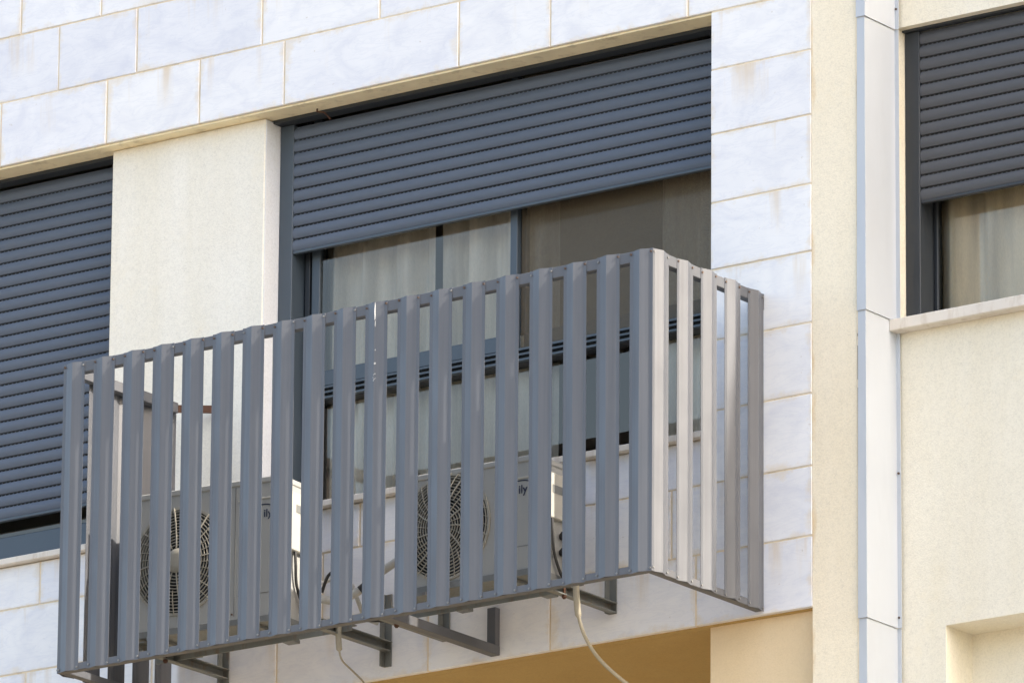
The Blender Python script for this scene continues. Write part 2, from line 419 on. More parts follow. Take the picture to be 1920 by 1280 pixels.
# soffit under the lintel course, stucco piers, loggia below
build(MB().box(-5.0, PX0+0.004, 0.012, 0.114, ZL-0.006, ZL+0.002), 'lintel_soffit', M['soffit'], bA)
pb = MB(); pb.box(SX0, SX1, 0.07, 0.42, ZS+0.001, ZL-0.007, 0.004)
pier = build(pb, 'stucco_pier', M['stucco_w'], bA)
build(MB().box(SX1+0.0005, SX1+0.003, 0.074, 0.165, ZS+0.03, ZL-0.012), 'pier_reveal', M['stucco_p'], pier)
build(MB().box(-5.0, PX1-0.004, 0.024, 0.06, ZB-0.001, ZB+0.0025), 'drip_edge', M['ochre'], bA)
lb = MB()
lb.box(0.86, 1.326, 0.04, 0.9, 0.0, ZB-0.0015)
build(lb, 'lower_pillar', M['stucco'], bA)
sb = MB(); sb.box(PX1-0.002, 1.552, 0.002, 0.9, 0.0, TOP)
build(sb, 'stucco_strip', M['stucco'], bA, label='cream stucco strip beside the stone pier')
lb = MB(); lb.box(-5.0, 0.859, 0.061, 1.7, ZB-0.0015, ZB+0.002)
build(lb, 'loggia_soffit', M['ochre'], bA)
lb = MB(); lb.box(-5.0, 0.859, 1.6, 1.8, 0.0, ZB-0.010)
build(lb, 'loggia_back_wall', M['stucco'], bA)
# rest of the body keeps the rooms dark: end walls, back wall, roof, floors
sh = MB()
sh.box(-5.2, -5.0, 0.0, 8.0, 0.0, TOP+0.1); sh.box(-5.0, 1.55, 7.8, 8.0, 0.0, TOP); sh.box(1.40, 1.55, 0.91, 7.8, 0.0, TOP)
build(sh, 'body_wall', M['stucco_w'], bA)
rf = MB().box(-5.25, 1.54, 0.03, 8.05, TOP+0.002, TOP+0.18)
build(rf, 'roof', M['roof'], bA)
build(MB().box(-5.0, 1.39, 0.31, 7.8, 9.30, 9.5), 'floor_slab', M['room'], bA)
build(MB().box(-5.0, 1.39, 2.6, 2.7, 9.5, 12.4), 'room_wall', M['room'], bA)
build(MB().box(-5.0, 1.39, 0.42, 2.6, 11.42, 11.5), 'room_ceiling', M['room'], bA)
# the wall left of the left window, outside the picture
build(MB().box(-5.0, -4.2, 0.05, 0.42, ZS+0.001, ZL-0.007), 'stucco_wall', M['stucco_w'], bA)

# sills
def sill(x0, x1, y0, y1, z0, z1, parent): build(MB().box(x0, x1, y0, y1, z0, z1, 0.003), 'window_sill', M['sill'], parent)
sill(-1.36, PX0-0.003, -0.032, 0.30, ZS, ZS+0.025, bA)
sill(-4.2, SX0+0.12, -0.032, 0.069, ZS+0.0005, ZS+0.0255, bA)
build(MB().box(-4.2, SX0-0.002, 0.0695, 0.30, ZS+0.001, ZS+0.024), 'window_sill', M['sill'], bA)

# ------------------------------------------------------------------ roller shutters
PITCH = 0.0492
def shutter(parent, x0, x1, ztop, n, yface, mat, gl, gr, header_y, zbot, header_z, frame_mat):
    """curved aluminium slats, perforation slots, guide rails and header box"""
    root = empty('roller_shutter', ((x0+x1)/2, yface, ztop-n*PITCH), parent)
    zb = ztop - n*PITCH
    def slat_profile(z0):
        pr = []
        hgt = PITCH - 0.0075
        for k in range(13):
            t = k/12.0
            bul = 0.0120*math.sin(math.pi*(0.16+0.80*t)**1.15)**0.75
            pr.append((yface + 0.004 - bul, z0 + hgt*t))
        pr += [(yface+0.0062, z0+hgt), (yface+0.0062, z0+PITCH-0.0005), (yface+0.012, z0+PITCH-0.0005), (yface+0.012, z0)]
        return pr
    src = None
    for i in range(n):
        z0 = zb + i*PITCH
        if src is None:
            src = build(MB().prism(slat_profile(z0), 'x', x0, x1, False), 'shutter_slat', mat, root); z00 = z0
        else:
            o = inst(src, 'shutter_slat', (random.uniform(-0.0005,0.0005), random.uniform(-0.0006,0.0006), z0-z00), root)
    # dashed row of ventilation slots in the groove between neighbouring slats
    sl = MB()
    for i in range(1, n):
        zc = zb + i*PITCH - 0.0036
        x = x0 + 0.012 + random.uniform(0, 0.008)
        while x < x1-0.02:
            sl.box(x, x+0.0115, yface+0.0050, yface+0.0085, zc-0.0022, zc+0.0022); x += 0.0195
    build(sl, 'ventilation_slots', M['slot'], root, kind='stuff')
    # bottom bar
    build(MB().box(x0, x1, yface-0.004, yface+0.016, zb-0.012, zb-0.0005, 0.002), 'bottom_bar', frame_mat, root)
    # guides
    for (a, b) in (gl, gr):
        build(MB().box(a, b, yface-0.008, yface+0.075, zbot, header_z-0.001, 0.002), 'guide_rail', frame_mat, root)
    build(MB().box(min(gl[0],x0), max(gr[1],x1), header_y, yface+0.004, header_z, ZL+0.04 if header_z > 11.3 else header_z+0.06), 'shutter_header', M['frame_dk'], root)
    return root
shutter(bA, -1.148, 0.96, 11.325, 10, 0.168, M['shutter'], (-1.2125,-1.149), (0.961,1.02), 0.1145, ZS+0.026, 11.336, M['frame'])
shutter(bA, -3.95, -2.028, 11.325, 27, 0.168, M['shutter'], (-4.02,-3.951), (-2.027,-1.962), 0.1145, ZS+0.026, 11.336, M['frame'])

# ------------------------------------------------------------------ window of the screened balcony
wA = empty('window', (-0.15, 0.25, 9.77), bA)
zS = ZS+0.025
fr = MB()
fr.box(-1.2125, -1.105, 0.246, 0.31, zS+0.0005, 11.36, 0.003)
fr.box(-1.14, -1.118, 0.232, 0.2455, zS+0.0005, 11.36, 0.002)
fr.box(0.90, 1.02, 0.246, 0.31, zS+0.0005, 11.36, 0.003)
fr.box(-1.104, 0.899, 0.247, 0.309, zS+0.0005, zS+0.05, 0.003)
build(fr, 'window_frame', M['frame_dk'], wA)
ts = MB(); ts.box(-1.104, 0.899, 0.236, 0.305, 10.245, 10.296, 0.002)
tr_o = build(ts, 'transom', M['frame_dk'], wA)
for z0, z1, y0 in ((10.246,10.255,0.214), (10.268,10.276,0.216), (10.288,10.297,0.218)):
    build(MB().box(-1.104, 0.899, y0, 0.2357, z0, z1, 0.001), 'track_rib', M['frame'], tr_o)
s1 = MB(); s1.box(-1.10, -0.138, 0.2205, 0.245, 10.2985, 10.358, 0.002); s1.box(-0.171, -0.1385, 0.2185, 0.244, 10.3585, 11.36, 0.002); s1.box(-1.10, -1.062, 0.2215, 0.244, 10.3585, 11.36, 0.002)
sash = build(s1, 'sliding_sash', M['frame'], wA)
s2 = MB(); s2.box(-0.137, 0.898, 0.262, 0.288, 10.2985, 10.366, 0.002); s2.box(-0.165, -0.128, 0.2625, 0.287, 10.3665, 11.36, 0.002)
build(s2, 'sliding_sash', M['frame'], wA)
build(MB().box(-0.138, 0.898, 0.2465, 0.2478, 10.3005, 11.36), 'insect_screen', M['mesh'], wA)
def pane(x0, x1, z0, z1, y, parent):
    o = build(MB().add([(x0,y,z0),(x1,y,z0),(x1,y,z1),(x0,y,z1)], [(0,1,2,3)]), 'pane', M['glass'], parent)
    if o.data.polygons[0].normal.y > 0: o.data.flip_normals()
pane(-1.061, -0.1715, 10.3585, 11.36, 0.232, wA)
pane(-0.1275, 0.898, 10.3665, 11.36, 0.275, wA)
pane(-1.1045, 0.8985, zS+0.05, 10.2445, 0.278, wA)
# left window: shutter nearly closed, a strip of frame below it
wL = empty('window', (-3.0, 0.25, 9.77), bA)
fl = MB(); fl.box(-4.0, -1.965, 0.20, 0.26, zS+0.0005, 9.932, 0.003)
build(fl, 'window_frame', M['frame'], wL)
pane(-4.0, -1.965, 9.9325, 11.36, 0.24, wL)

# ------------------------------------------------------------------ curtains
def curtain(name, label, x0, x1, y, z0, z1, mat, folds, amp, seed, group=None):
    rnd = random.Random(seed); n = max(24, int((x1-x0)/0.008)); cols = []
    ph = [rnd.uniform(0, 6.28) for _ in range(4)]
    for i in range(n+1):
        t = i/n; s = t*folds*2*math.pi
        yy = math.sin(s+ph[0]+0.6*math.sin(s*0.43+ph[1]))*amp + math.sin(s*2.3+ph[2])*amp*0.25
        cols.append((x0+(x1-x0)*t, yy))
    mbc = MB(); R = 7; vv = []
    for j in range(R+1):
        u = j/R
        for (x, yy) in cols: vv.append((x + 0.006*math.sin(u*3+x*9), y + yy*(0.75+0.5*(1-u)), z0+(z1-z0)*u))
    W = n+1
    ff = [(j*W+i, j*W+i+1, (j+1)*W+i+1, (j+1)*W+i) for j in range(R) for i in range(n)]
    mbc.add(vv, ff, True)
    o = build(mbc, name, mat); tag(o, label, 'curtain', group)
curtain('curtain', 'pale linen curtain nearest the cream pier in the screened window', -1.145, -0.592, 0.348, 9.52, 11.35, M['curtain'], 3.6, 0.036, 3)
curtain('curtain', 'pale linen curtain left of the sash post in the screened window', -0.566, -0.052, 0.348, 9.52, 11.35, M['curtain'], 3.4, 0.036, 5)
curtain('curtain', 'grey curtain beside the stone pier behind the screened window', 0.408, 1.0, 0.348, 9.52, 11.35, M['curtain'], 3.6, 0.036, 8)

# ------------------------------------------------------------------ recessed wing on the right
YW = 0.205
bB = empty('apartment_building', (7.0, 4.0, 0.0))
tag(bB, 'cream stucco wing with half lowered shutter right of the white joint cover', 'building')
RZL, RZS = 11.222, 10.112
RX0, RX1 = 1.562, 3.05
hole1 = (RX0, RX1, RZS-0.043, RZL); hole2 = (1.756, 4.2, 6.6, 8.968)
wb = MB()
wall_holes(wb, [1.5585, RX0, 1.756, RX1, 4.2, 9.0, 16.0], [0.0, 6.6, 8.968, RZS-0.043, RZL, 12.0, 12.87], [hole1, hole2], YW)
# roughly cut back of the wall, reveals and the recess below
def quad(*p): wb.add(list(p), [(0,1,2,3)])
quad((RX0,YW,RZS-0.043),(RX0,0.34,RZS-0.043),(RX0,0.34,RZL),(RX0,YW,RZL))
quad((RX1,YW,RZS-0.043),(RX1,0.34,RZS-0.043),(RX1,0.34,RZL),(RX1,YW,RZL))
quad((RX0,YW,RZL),(RX1,YW,RZL),(RX1,0.34,RZL),(RX0,0.34,RZL))
D2 = 0.376
quad((1.756,YW,6.6),(1.756,D2,6.6),(1.756,D2,8.968),(1.756,YW,8.968))
quad((4.2,YW,6.6),(4.2,D2,6.6),(4.2,D2,8.968),(4.2,YW,8.968))
quad((1.756,YW,8.968),(4.2,YW,8.968),(4.2,D2,8.968),(1.756,D2,8.968))
quad((1.756,D2,6.6),(4.2,D2,6.6),(4.2,D2,8.968),(1.756,D2,8.968))
quad((1.756,YW,6.6),(4.2,YW,6.6),(4.2,D2,6.6),(1.756,D2,6.6))
build(wb, 'wall', M['stucco_r'], bB)
sh = MB(); sh.box(16.0, 16.2, YW, 8.0, 0, 12.87); sh.box(1.56, 16.0, 7.8, 8.0, 0, 12.86)
build(sh, 'body_wall', M['stucco'], bB)
build(MB().box(1.56, 16.2, YW+0.003, 7.79, 12.66, 12.868), 'roof', M['roof'], bB)
build(MB().box(1.5605, 15.9, 0.42, 7.7, 9.5, 9.7), 'floor_slab', M['room'], bB)
build(MB().box(1.5605, 15.9, 2.6, 2.7, 9.71, 12.6), 'room_wall', M['room'], bB)
sl_o = build(MB().box(1.557, RX1+0.06, 0.150, 0.34, RZS-0.0425, RZS, 0.003), 'window_sill', M['sill'], bB, label='cream stone sill notched into the joint cover')
shutter(bB, 1.627, RX1-0.066, 11.213, 13, 0.262, M['shutter_r'], (1.5635,1.6255), (RX1-0.065,RX1-0.003), 0.238, RZS+0.001, 11.214, M['frame_dk'])
wR = empty('window', (2.3, 0.36, RZS), bB)
fr = MB(); fr.box(1.5635, 1.612, 0.342, 0.40, RZS+0.0005, 11.3, 0.003); fr.box(1.6125, 1.630, 0.362, 0.395, RZS+0.001, 11.3, 0.003); fr.box(RX1-0.08, RX1-0.003, 0.342, 0.40, RZS+0.0005, 11.3, 0.003)
fr.box(1.631, RX1-0.081, 0.345, 0.395, RZS-0.02, RZS+0.012, 0.003)
build(fr, 'window_frame', M['frame_dk'], wR)
pane(1.630, RX1-0.081, RZS+0.012, 11.3, 0.372, wR)
build(MB().box(1.56, RX1+0.1, 0.341, 0.42, RZS-0.30, RZS-0.043), 'inner_wall', M['room'], bB)
build(MB().box(1.56, RX1+0.1, 0.401, 0.45, 11.22, 12.6), 'inner_wall', M['room'], bB)
curtain('curtain', 'beige curtain behind the half lowered shutter of the cream wing', 1.60, 3.0, 0.43, 9.72, 11.3, M['curtain_d'], 7.5, 0.026, 11)

# ------------------------------------------------------------------ sheet metal cover over the joint between the two wings
jc = empty('joint_cover', (1.555, 0.1, 0.0))
tag(jc, 'tall white sheet metal cover over the joint between the two wings', 'joint cover')
JZ = [12.86, 12.32, 11.218, 10.117, 8.986, 7.86, 6.74, 5.6, 4.5, 3.4, 2.3, 1.2, 0.0]
xf = 1.5575
for i in range(len(JZ)-1):
    z1, z0 = JZ[i], JZ[i+1]
    e0, e1 = 0.0050, 0.0002     # each length flares over the one below it
    def ring(e, z): return [(1.5255-e*0.3,-0.0012-e,z),(xf+e,-0.0012-e,z),(xf+e,0.196-e,z),(xf+0.0165+e,0.196-e,z),(xf+0.0165+e,0.1985-e,z),(xf-0.0018+e,0.1985-e,z),(xf-0.0018+e,0.0010-e,z),(1.5255-e*0.3,0.0010-e,z)]
    mbj = MB(); a = ring(e0, z0-0.004); b = ring(e1, z1-0.004)
    # back flange only where there is wall to hold it
    if z1 > RZL and z0 < RZL - 0.2: pass
    mbj.add(a+b, [(k,(k+1)%8,8+(k+1)%8,8+k) for k in range(8)]+[tuple(range(7,-1,-1)),tuple(range(8,16))])
    o = build(mbj, 'cover_sheet', M['flash'], jc)
scr = MB()
for z in (11.29, 11.85, 9.02, 9.55, 8.0):
    scr.tube([(1.5685,0.194,z),(1.5685,0.188,z)], 0.0042, 8, 1)
build(scr, 'screws', M['rustscrew'], jc, kind='stuff')
# sealant line where the cover lip meets the stucco
build(MB().box(1.5195, 1.5245, -0.0006, 0.0025, 0.0, 12.6), 'sealant_bead', M['mortar'], jc)

for z0, z1 in ((9.54,9.83),(9.86,9.985),(10.02,10.03),(10.31,10.345),(10.55,10.562),(9.30,9.36)):   # where the sealant has opened
    build(MB().box(1.5226, 1.5246, -0.0010, -0.0007, z0, z1), 'open_seam', M['slot'], jc)

# ------------------------------------------------------------------ slatted screen round the air conditioners
ZT, ZD = 10.244, 9.067
XR, XL, YF = 1.118, -1.546, -0.700
sc = empty('slatted_screen', ((XR+XL)/2, -0.35, ZD))
tag(sc, 'grey metal balcony screen of upright ridged slats around two air conditioners', 'screen')
W_, B_, T_ = 0.099, 0.0125, 0.0014
prof_u = [0.0, 0.0135, 0.0495, 0.0855, 0.099]; prof_v = [0, 0, B_, 0, 0]
def slat_profile():
    out = [(u, v) for u, v in zip(prof_u, prof_v)]
    inn = [(u, v-T_) for u, v in zip(prof_u, prof_v)][::-1]
    return out + inn
FX = [-1.545,-1.4035,-1.2625,-1.124,-0.9845,-0.846,-0.707,-0.567,-0.428,-0.288,-0.146,-0.001,0.144,0.290,0.4395,0.587,0.7355,0.880,1.0225]
SY = [-0.6985,-0.5475,-0.399,-0.250,-0.102]
LY = [-0.6985,-0.5475,-0.402,-0.256,-0.122]
def make_slat(kind, a):
    P = slat_profile()
    if kind == 'front': pr = [(a+u, YF-v-T_-0.0002) for u, v in P]
    elif kind == 'right': pr = [(XR+v+T_+0.0002, a+u) for u, v in P]
    else: pr = [(XL-v-T_-0.0002, a+u) for u, v in P]
    return MB().prism(pr, 'z', ZD, ZT)
zin, rus = MB(), MB()
def screws(kind, a):
    for u in (0.0065, 0.0925):
        for z in (ZT-0.013, ZD+0.011):
            t = rus if (z > 9.5 and random.random() < 0.72) else zin
            r = random.uniform(0.0036, 0.0044); zz = z + random.uniform(-0.003, 0.003); uu = a+u+random.uniform(-0.0012,0.0012)
            if kind == 'front': t.tube([(uu,YF-0.0005,zz),(uu,YF-0.0055,zz)], r, 8, 1)
            elif kind == 'right': t.tube([(XR+0.0005,uu,zz),(XR+0.0055,uu,zz)], r, 8, 1)
            else: t.tube([(XL-0.0005,uu,zz),(XL-0.0055,uu,zz)], r, 8, 1)
slat_objs = []
for kind, lst in (('front', FX), ('right', SY), ('left', LY)):
    src = None
    for a in lst:
        if src is None: src = build(make_slat(kind, a), 'slat', M['slat'], sc); a0 = a; slat_objs.append(src)
        else:
            off = (a-a0, random.uniform(-0.0006,0), random.uniform(-0.0015,0.0015)) if kind == 'front' else (random.uniform(-0.0003,0.0003), a-a0, random.uniform(-0.0015,0.0015))
            o = inst(src, 'slat', off, sc); slat_objs.append(o)
            o.rotation_euler = (0, random.uniform(-0.0016,0.0016) if kind == 'front' else 0, 0)
        screws(kind, a)
build(zin, 'screws', M['zinc'], sc, kind='stuff'); build(rus, 'screws', M['rustscrew'], sc, kind='stuff', label='rusty screw heads along the top rail')
RD = 0.034
for (z0, z1, nm) in ((ZT-0.0405, ZT-0.0005, 'top_rail'), (ZD+0.0010, ZD+0.0275, 'bottom_rail')):
    build(MB().box(XL+0.0002, XR-0.0002, YF+0.0002, YF+RD, z0, z1, 0.0015), nm, M['rail'], sc)
    build(MB().box(XR-RD, XR-0.0002, YF+RD+0.0005, -0.003, z0, z1, 0.0015), nm, M['rail'], sc)
    build(MB().box(XL+0.0002, XL+RD, YF+RD+0.0005, -0.055, z0, z1, 0.0015), nm, M['rail'], sc)
# corner posts inside the slats
build(MB().box(XR-0.030, XR-0.002, YF+0.002, YF+0.030, ZD+0.028, ZT-0.041, 0.0015), 'corner_post', M['rail'], sc)
build(MB().box(XL+0.002, XL+0.030, YF+0.002, YF+0.030, ZD+0.028, ZT-0.041, 0.0015), 'corner_post', M['rail'], sc)
# arms that carry the frame on the wall
def arm(x, w, post_z):
    build(MB().box(x-w/2, x+w/2, YF+RD+0.0006, -0.001, ZD+0.0015, ZD+0.0365, 0.0015), 'support_arm', M['rail'], sc)
    build(MB().box(x-w/2+0.001, x+w/2-0.001, -0.030, -0.0012, ZD+0.0368, post_z, 0.0015), 'wall_post', M['rail'], sc)
arm(-0.062, 0.040, 9.245)
# rusty flat bar that ties the left panel back to the pier
build(MB().beam((XL+0.017,-0.060,ZT-0.022), (-1.375,0.068,ZT-0.020), 0.006, 0.030), 'tie_bar', M['rust'], sc, label='rusty flat tie bar')
bolt = MB(); bolt.tube([(-1.455,0.000,ZT-0.020),(-1.452,-0.006,ZT-0.020)], 0.004, 8, 1)
build(bolt, 'bolt', M['zinc'], sc)
build(MB().box(XR-0.012, XR+0.002, -0.0028, -0.0012, ZT-0.06, ZT), 'wall_tab', M['rail'], sc)
# dried white splash on the eleventh slat
spl = MB()
def blot(x, z, rx, rz, n=9):
    vv = [(x+rx*math.cos(2*math.pi*k/n)*random.uniform(0.7,1.15), 0, z+rz*math.sin(2*math.pi*k/n)*random.uniform(0.8,1.15)) for k in range(n)]
    y0 = YF - B_ - T_ + 0.0
    P = []
    for dy in (-0.0004, -0.0011):
        for (px, _, pz) in vv:
            u = px-(-0.146); v = B_*max(0.0, 1-abs(u-0.0495)/0.036)
            P.append((px, YF-v-T_+dy-0.0002, pz))
    m_ = len(vv); spl.add(P, [tuple(range(m_-1,-1,-1)), tuple(range(m_,2*m_))]+[(k,(k+1)%m_,m_+(k+1)%m_,m_+k) for k in range(m_)])
blot(-0.094, 10.205, 0.0022, 0.034, 12); blot(-0.0925, 10.160, 0.0014, 0.012); blot(-0.0915, 10.062, 0.0016, 0.003); blot(-0.0925, 10.012, 0.0036, 0.0042)
for k in range(9): blot(-0.095+random.uniform(-0.006,0.006), 9.962+random.uniform(-0.014,0.016), random.uniform(0.0008,0.0020), random.uniform(0.0012,0.0032), 7)
build(spl, 'dried_splash', M['drop'], sc)

# ------------------------------------------------------------------ air conditioners
def ac_unit(label, loc, rot, w, h, d, fx, fz, fr_, hub_r, n_spoke, rings, twist, text_x, text_z, text_h, line):
    root = empty('air_conditioner', loc); root.rotation_euler = (0, 0, rot); WLOC[root.name] = Vector((0,0,0))
    tag(root, label, 'air conditioner', 'air conditioners behind the screen')
    n = 64
    # casing: front panel with a round opening, sides, back, floor
    c = MB()
    circ = [(fx+fr_*math.cos(2*math.pi*k/n), fz+fr_*math.sin(2*math.pi*k/n)) for k in range(n)]
    def edge(k):
        a = 2*math.pi*k/n; dx, dz = math.cos(a), math.sin(a); t = 1e9
        if dx > 1e-6: t = min(t, (w-fx)/dx)
        if dx < -1e-6: t = min(t, -fx/dx)
        if dz > 1e-6: t = min(t, (h-fz)/dz)
        if dz < -1e-6: t = min(t, -fz/dz)
        return (fx+dx*t, fz+dz*t)
    ed = [edge(k) for k in range(n)]
    for cx, cz in ((0,0),(w,0),(w,h),(0,h)):
        a = math.atan2(cz-fz, cx-fx) % (2*math.pi); k = round(a/(2*math.pi)*n) % n; ed[k] = (cx, cz)
    vv = [(x,0,z) for x, z in circ]+[(x,0,z) for x, z in ed]+[(x,0.045,z) for x, z in circ]
    c.add(vv, [(k,(k+1)%n,n+(k+1)%n,n+k) for k in range(n)])
    c.add(vv, [(k,2*n+k,2*n+(k+1)%n,(k+1)%n) for k in range(n)], True)
    c.add([(0,0,0),(w,0,0),(w,d,0),(0,d,0),(0,0,h),(w,0,h),(w,d,h),(0,d,h)], [(0,3,2,1),(4,5,6,7),(1,2,6,5),(2,3,7,6),(3,0,4,7)])
    cas = build(c, 'casing', M['ac'], root)
    build(MB().box(fx-fr_-0.01, fx+fr_+0.01, 0.11, 0.12, max(fz-fr_-0.01,0.004), min(fz+fr_+0.01,h-0.004)), 'fan_cavity', M['cavity'], root)
    # lid with a small overhang
    lid = build(MB().box(-0.004, w+0.004, -0.005, d+0.004, h+0.0005, h+0.024, 0.004), 'lid', M['ac'], root)
    # panel line right of the fan and along the foot
    build(MB().box(fx+fr_+0.035, fx+fr_+0.038, -0.0012, 0.0012, 0.012, h-0.002), 'panel_seam', M['base'], root)
    build(MB().box(w-0.18, w-0.012, -0.0012, 0.0012, 0.085, 0.088), 'panel_seam', M['base'], root)
    build(MB().box(w-0.185, w-0.008, -0.0035, -0.0003, h-0.060, h-0.053, 0.001), 'trim_strip', M['ac2'], root)
    # base pan and feet
    build(MB().box(-0.003, w+0.003, -0.008, d+0.006, -0.026, -0.0005, 0.002), 'base_pan', M['base'], root)
    for xx in (0.10, w-0.14): build(MB().box(xx, xx+0.05, -0.022, d+0.02, -0.040, -0.0265, 0.001), 'foot', M['base'], root)
    # grille: rings and spokes, domed a little
    gr = MB()
    def dome(r): return -0.006-0.016*(1-(r/fr_)**2)
    for i in range(rings):
        r = hub_r + (fr_-0.004-hub_r)*(i+1)/rings
        t = 0.0015 if i < rings-1 else 0.005
        y = dome(r); m_ = 56; vv = []
        for k in range(m_):
            a = 2*math.pi*k/m_
            for rr, yy in ((r-t,y),(r+t,y),(r+t,y+0.005),(r-t,y+0.005)): vv.append((fx+rr*math.cos(a), yy, fz+rr*math.sin(a)))
        gr.add(vv, [(k*4+q, k*4+(q+1)%4, ((k+1)%m_)*4+(q+1)%4, ((k+1)%m_)*4+q) for k in range(m_) for q in range(4)])
    for k in range(n_spoke):
        a0 = 2*math.pi*k/n_spoke; major = k % 4 == 0
        r0 = hub_r if k % 2 == 0 else hub_r + (fr_-hub_r)*0.42
        w_ = 0.0022 if major else 0.0011; prev = None; q = 5
        for s_ in range(q+1):
            r = r0+(fr_-r0)*s_/q; a = a0 + twist*(r/fr_)**1.5
            p = Vector((fx+r*math.cos(a), dome(r)-0.0008, fz+r*math.sin(a)))
            if prev is not None: gr.beam(prev, p, 0.004, 2*w_, (-(p-prev).z,0,(p-prev).x))
            prev = p
    build(gr, 'fan_grille', M['grille'], root)
    hb = MB(); m_ = 28; vv = []
    for rr, yy in ((hub_r,-0.019),(hub_r*0.93,-0.0245),(hub_r*0.5,-0.027)):
        for k in range(m_): vv.append((fx+rr*math.cos(2*math.pi*k/m_), yy, fz+rr*math.sin(2*math.pi*k/m_)))
    hb.add(vv, [(i*m_+k,i*m_+(k+1)%m_,(i+1)*m_+(k+1)%m_,(i+1)*m_+k) for i in range(2) for k in range(m_)]+[tuple(range(2*m_,3*m_))], True)
    build(hb, 'grille_hub', M['grille'], root)
    fb = MB()
    for b in range(3):
        vv = []; q = 7
        for i in range(q):
            for rr in (0.03, fr_*0.55, fr_*0.9):
                a = b*2.094+0.25+i/(q-1)*1.35+rr*1.6
                vv.append((fx+rr*math.cos(a), 0.035+0.045*i/(q-1), fz+rr*math.sin(a)))
        fb.add(vv, [(i*3+j,i*3+j+1,(i+1)*3+j+1,(i+1)*3+j) for i in range(q-1) for j in range(2)], True)
    fb.tube([(fx,0.02,fz),(fx,0.10,fz)], 0.04, 16, 1)
    build(fb, 'fan_blades', M['fan'], root)
    # service cover with hand hold on the right side
    cz0, cz1 = h*0.50, h-0.030
    cov = build(MB().box(w+0.0005, w+0.020, 0.040, d-0.02, cz0, cz1, 0.003), 'service_cover', M['ac2'], root)
    hh = MB(); hh.box(w+0.0202, w+0.0212, 0.075, d-0.05, cz1-0.075, cz1-0.045); build(hh, 'hand_hold', M['base'], root)
    # stop valves and cable under it
    for zz in (0.085, 0.145):
        v = MB(); v.tube([(w+0.001,d*0.62,zz),(w+0.05,d*0.62,zz)], 0.013, 10, 1); v.tube([(w+0.028,d*0.62,zz),(w+0.028,d*0.62-0.03,zz)], 0.010, 8, 1)
        build(v, 'stop_valve', M['black'], root)
    cb = MB(); cb.tube([(w+0.012,0.085,cz0+0.01),(w+0.016,0.083,cz0-0.05),(w+0.012,0.10,cz0-0.13),(w+0.02,0.15,cz0-0.21),(w+0.02,0.19,0.10)], 0.0058, 8, 6)
    build(cb, 'power_cable', M['black'], root)
    # printed mark: the end of the word and the line over it that show between the slats
    cu = bpy.data.curves.new('printed_mark', 'FONT'); cu.body = 'ily'; cu.size = text_h*1.36; cu.extrude = 0.0003; cu.space_character = 1.02; cu.offset = 0.0007
    to = bpy.data.objects.new('tmp_text', cu); COL.objects.link(to)
    me = bpy.data.meshes.new_from_object(to.evaluated_get(bpy.context.evaluated_depsgraph_get())); bpy.data.objects.remove(to)
    po = bpy.data.objects.new('printed_mark', me); me.materials.clear(); me.materials.append(M['navy']); COL.objects.link(po); po.parent = root
    po.location = (text_x, -0.0012, text_z); po.rotation_euler = (math.pi/2, 0, 0); po['label'] = 'navy printed letters'
    ln = MB(); x0, x1, zl = line; m_ = 8; P = []
    for k in range(m_+1):
        t = k/m_; x = x0+(x1-x0)*t; zz = zl - 0.004*max(0,(t-0.75)/0.25)**2*1.5
        for yy, dz in ((-0.0004,-0.0022),(-0.0012,-0.0022),(-0.0012,0.0022),(-0.0004,0.0022)): P.append((x, yy, zz+dz))
    ln.add(P, [(k*4+q,k*4+(q+1)%4,(k+1)*4+(q+1)%4,(k+1)*4+q) for k in range(m_) for q in range(4)]+[(0,1,2,3),(m_*4+3,m_*4+2,m_*4+1,m_*4)])
    build(ln, 'printed_line', M['navy'], root)
    sc_ = MB()
    for sx, sz in ((0.012,0.012),(w-0.012,0.012),(fx+fr_+0.028,0.02),(w-0.012,h-0.02),(0.012,h-0.02)): sc_.tube([(sx,0.001,sz),(sx,-0.003,sz)], 0.0038, 8, 1)
    build(sc_, 'screws', M['rustscrew'], root, kind='stuff')
    # small inset at the top left corner
    b = build(MB().box(0.030, 0.054, -0.004, -0.0003, h-0.080, h-0.050, 0.001), 'inset_frame', M['ac2'], root)
    build(MB().box(0.037, 0.047, -0.0052, -0.0042, h-0.073, h-0.058), 'inset', M['cavity'], root)
    return root
ac_unit('taller ivory air conditioner at the left end inside the grey screen', (-1.372,-0.512,9.228), math.radians(5.2), 0.663, 0.500, 0.27, 0.226, 0.250, 0.205, 0.047, 32, 13, 0.12, 0.590, 0.372, 0.030, (0.51, 0.622, 0.420))
ac_unit('smaller ivory air conditioner in the right half inside the grey screen', (-0.2185,-0.400,9.249), 0.0, 0.620, 0.396, 0.25, 0.221, 0.206, 0.199, 0.032, 36, 14, -0.30, 0.544, 0.283, 0.032, (0.47, 0.590, 0.330))

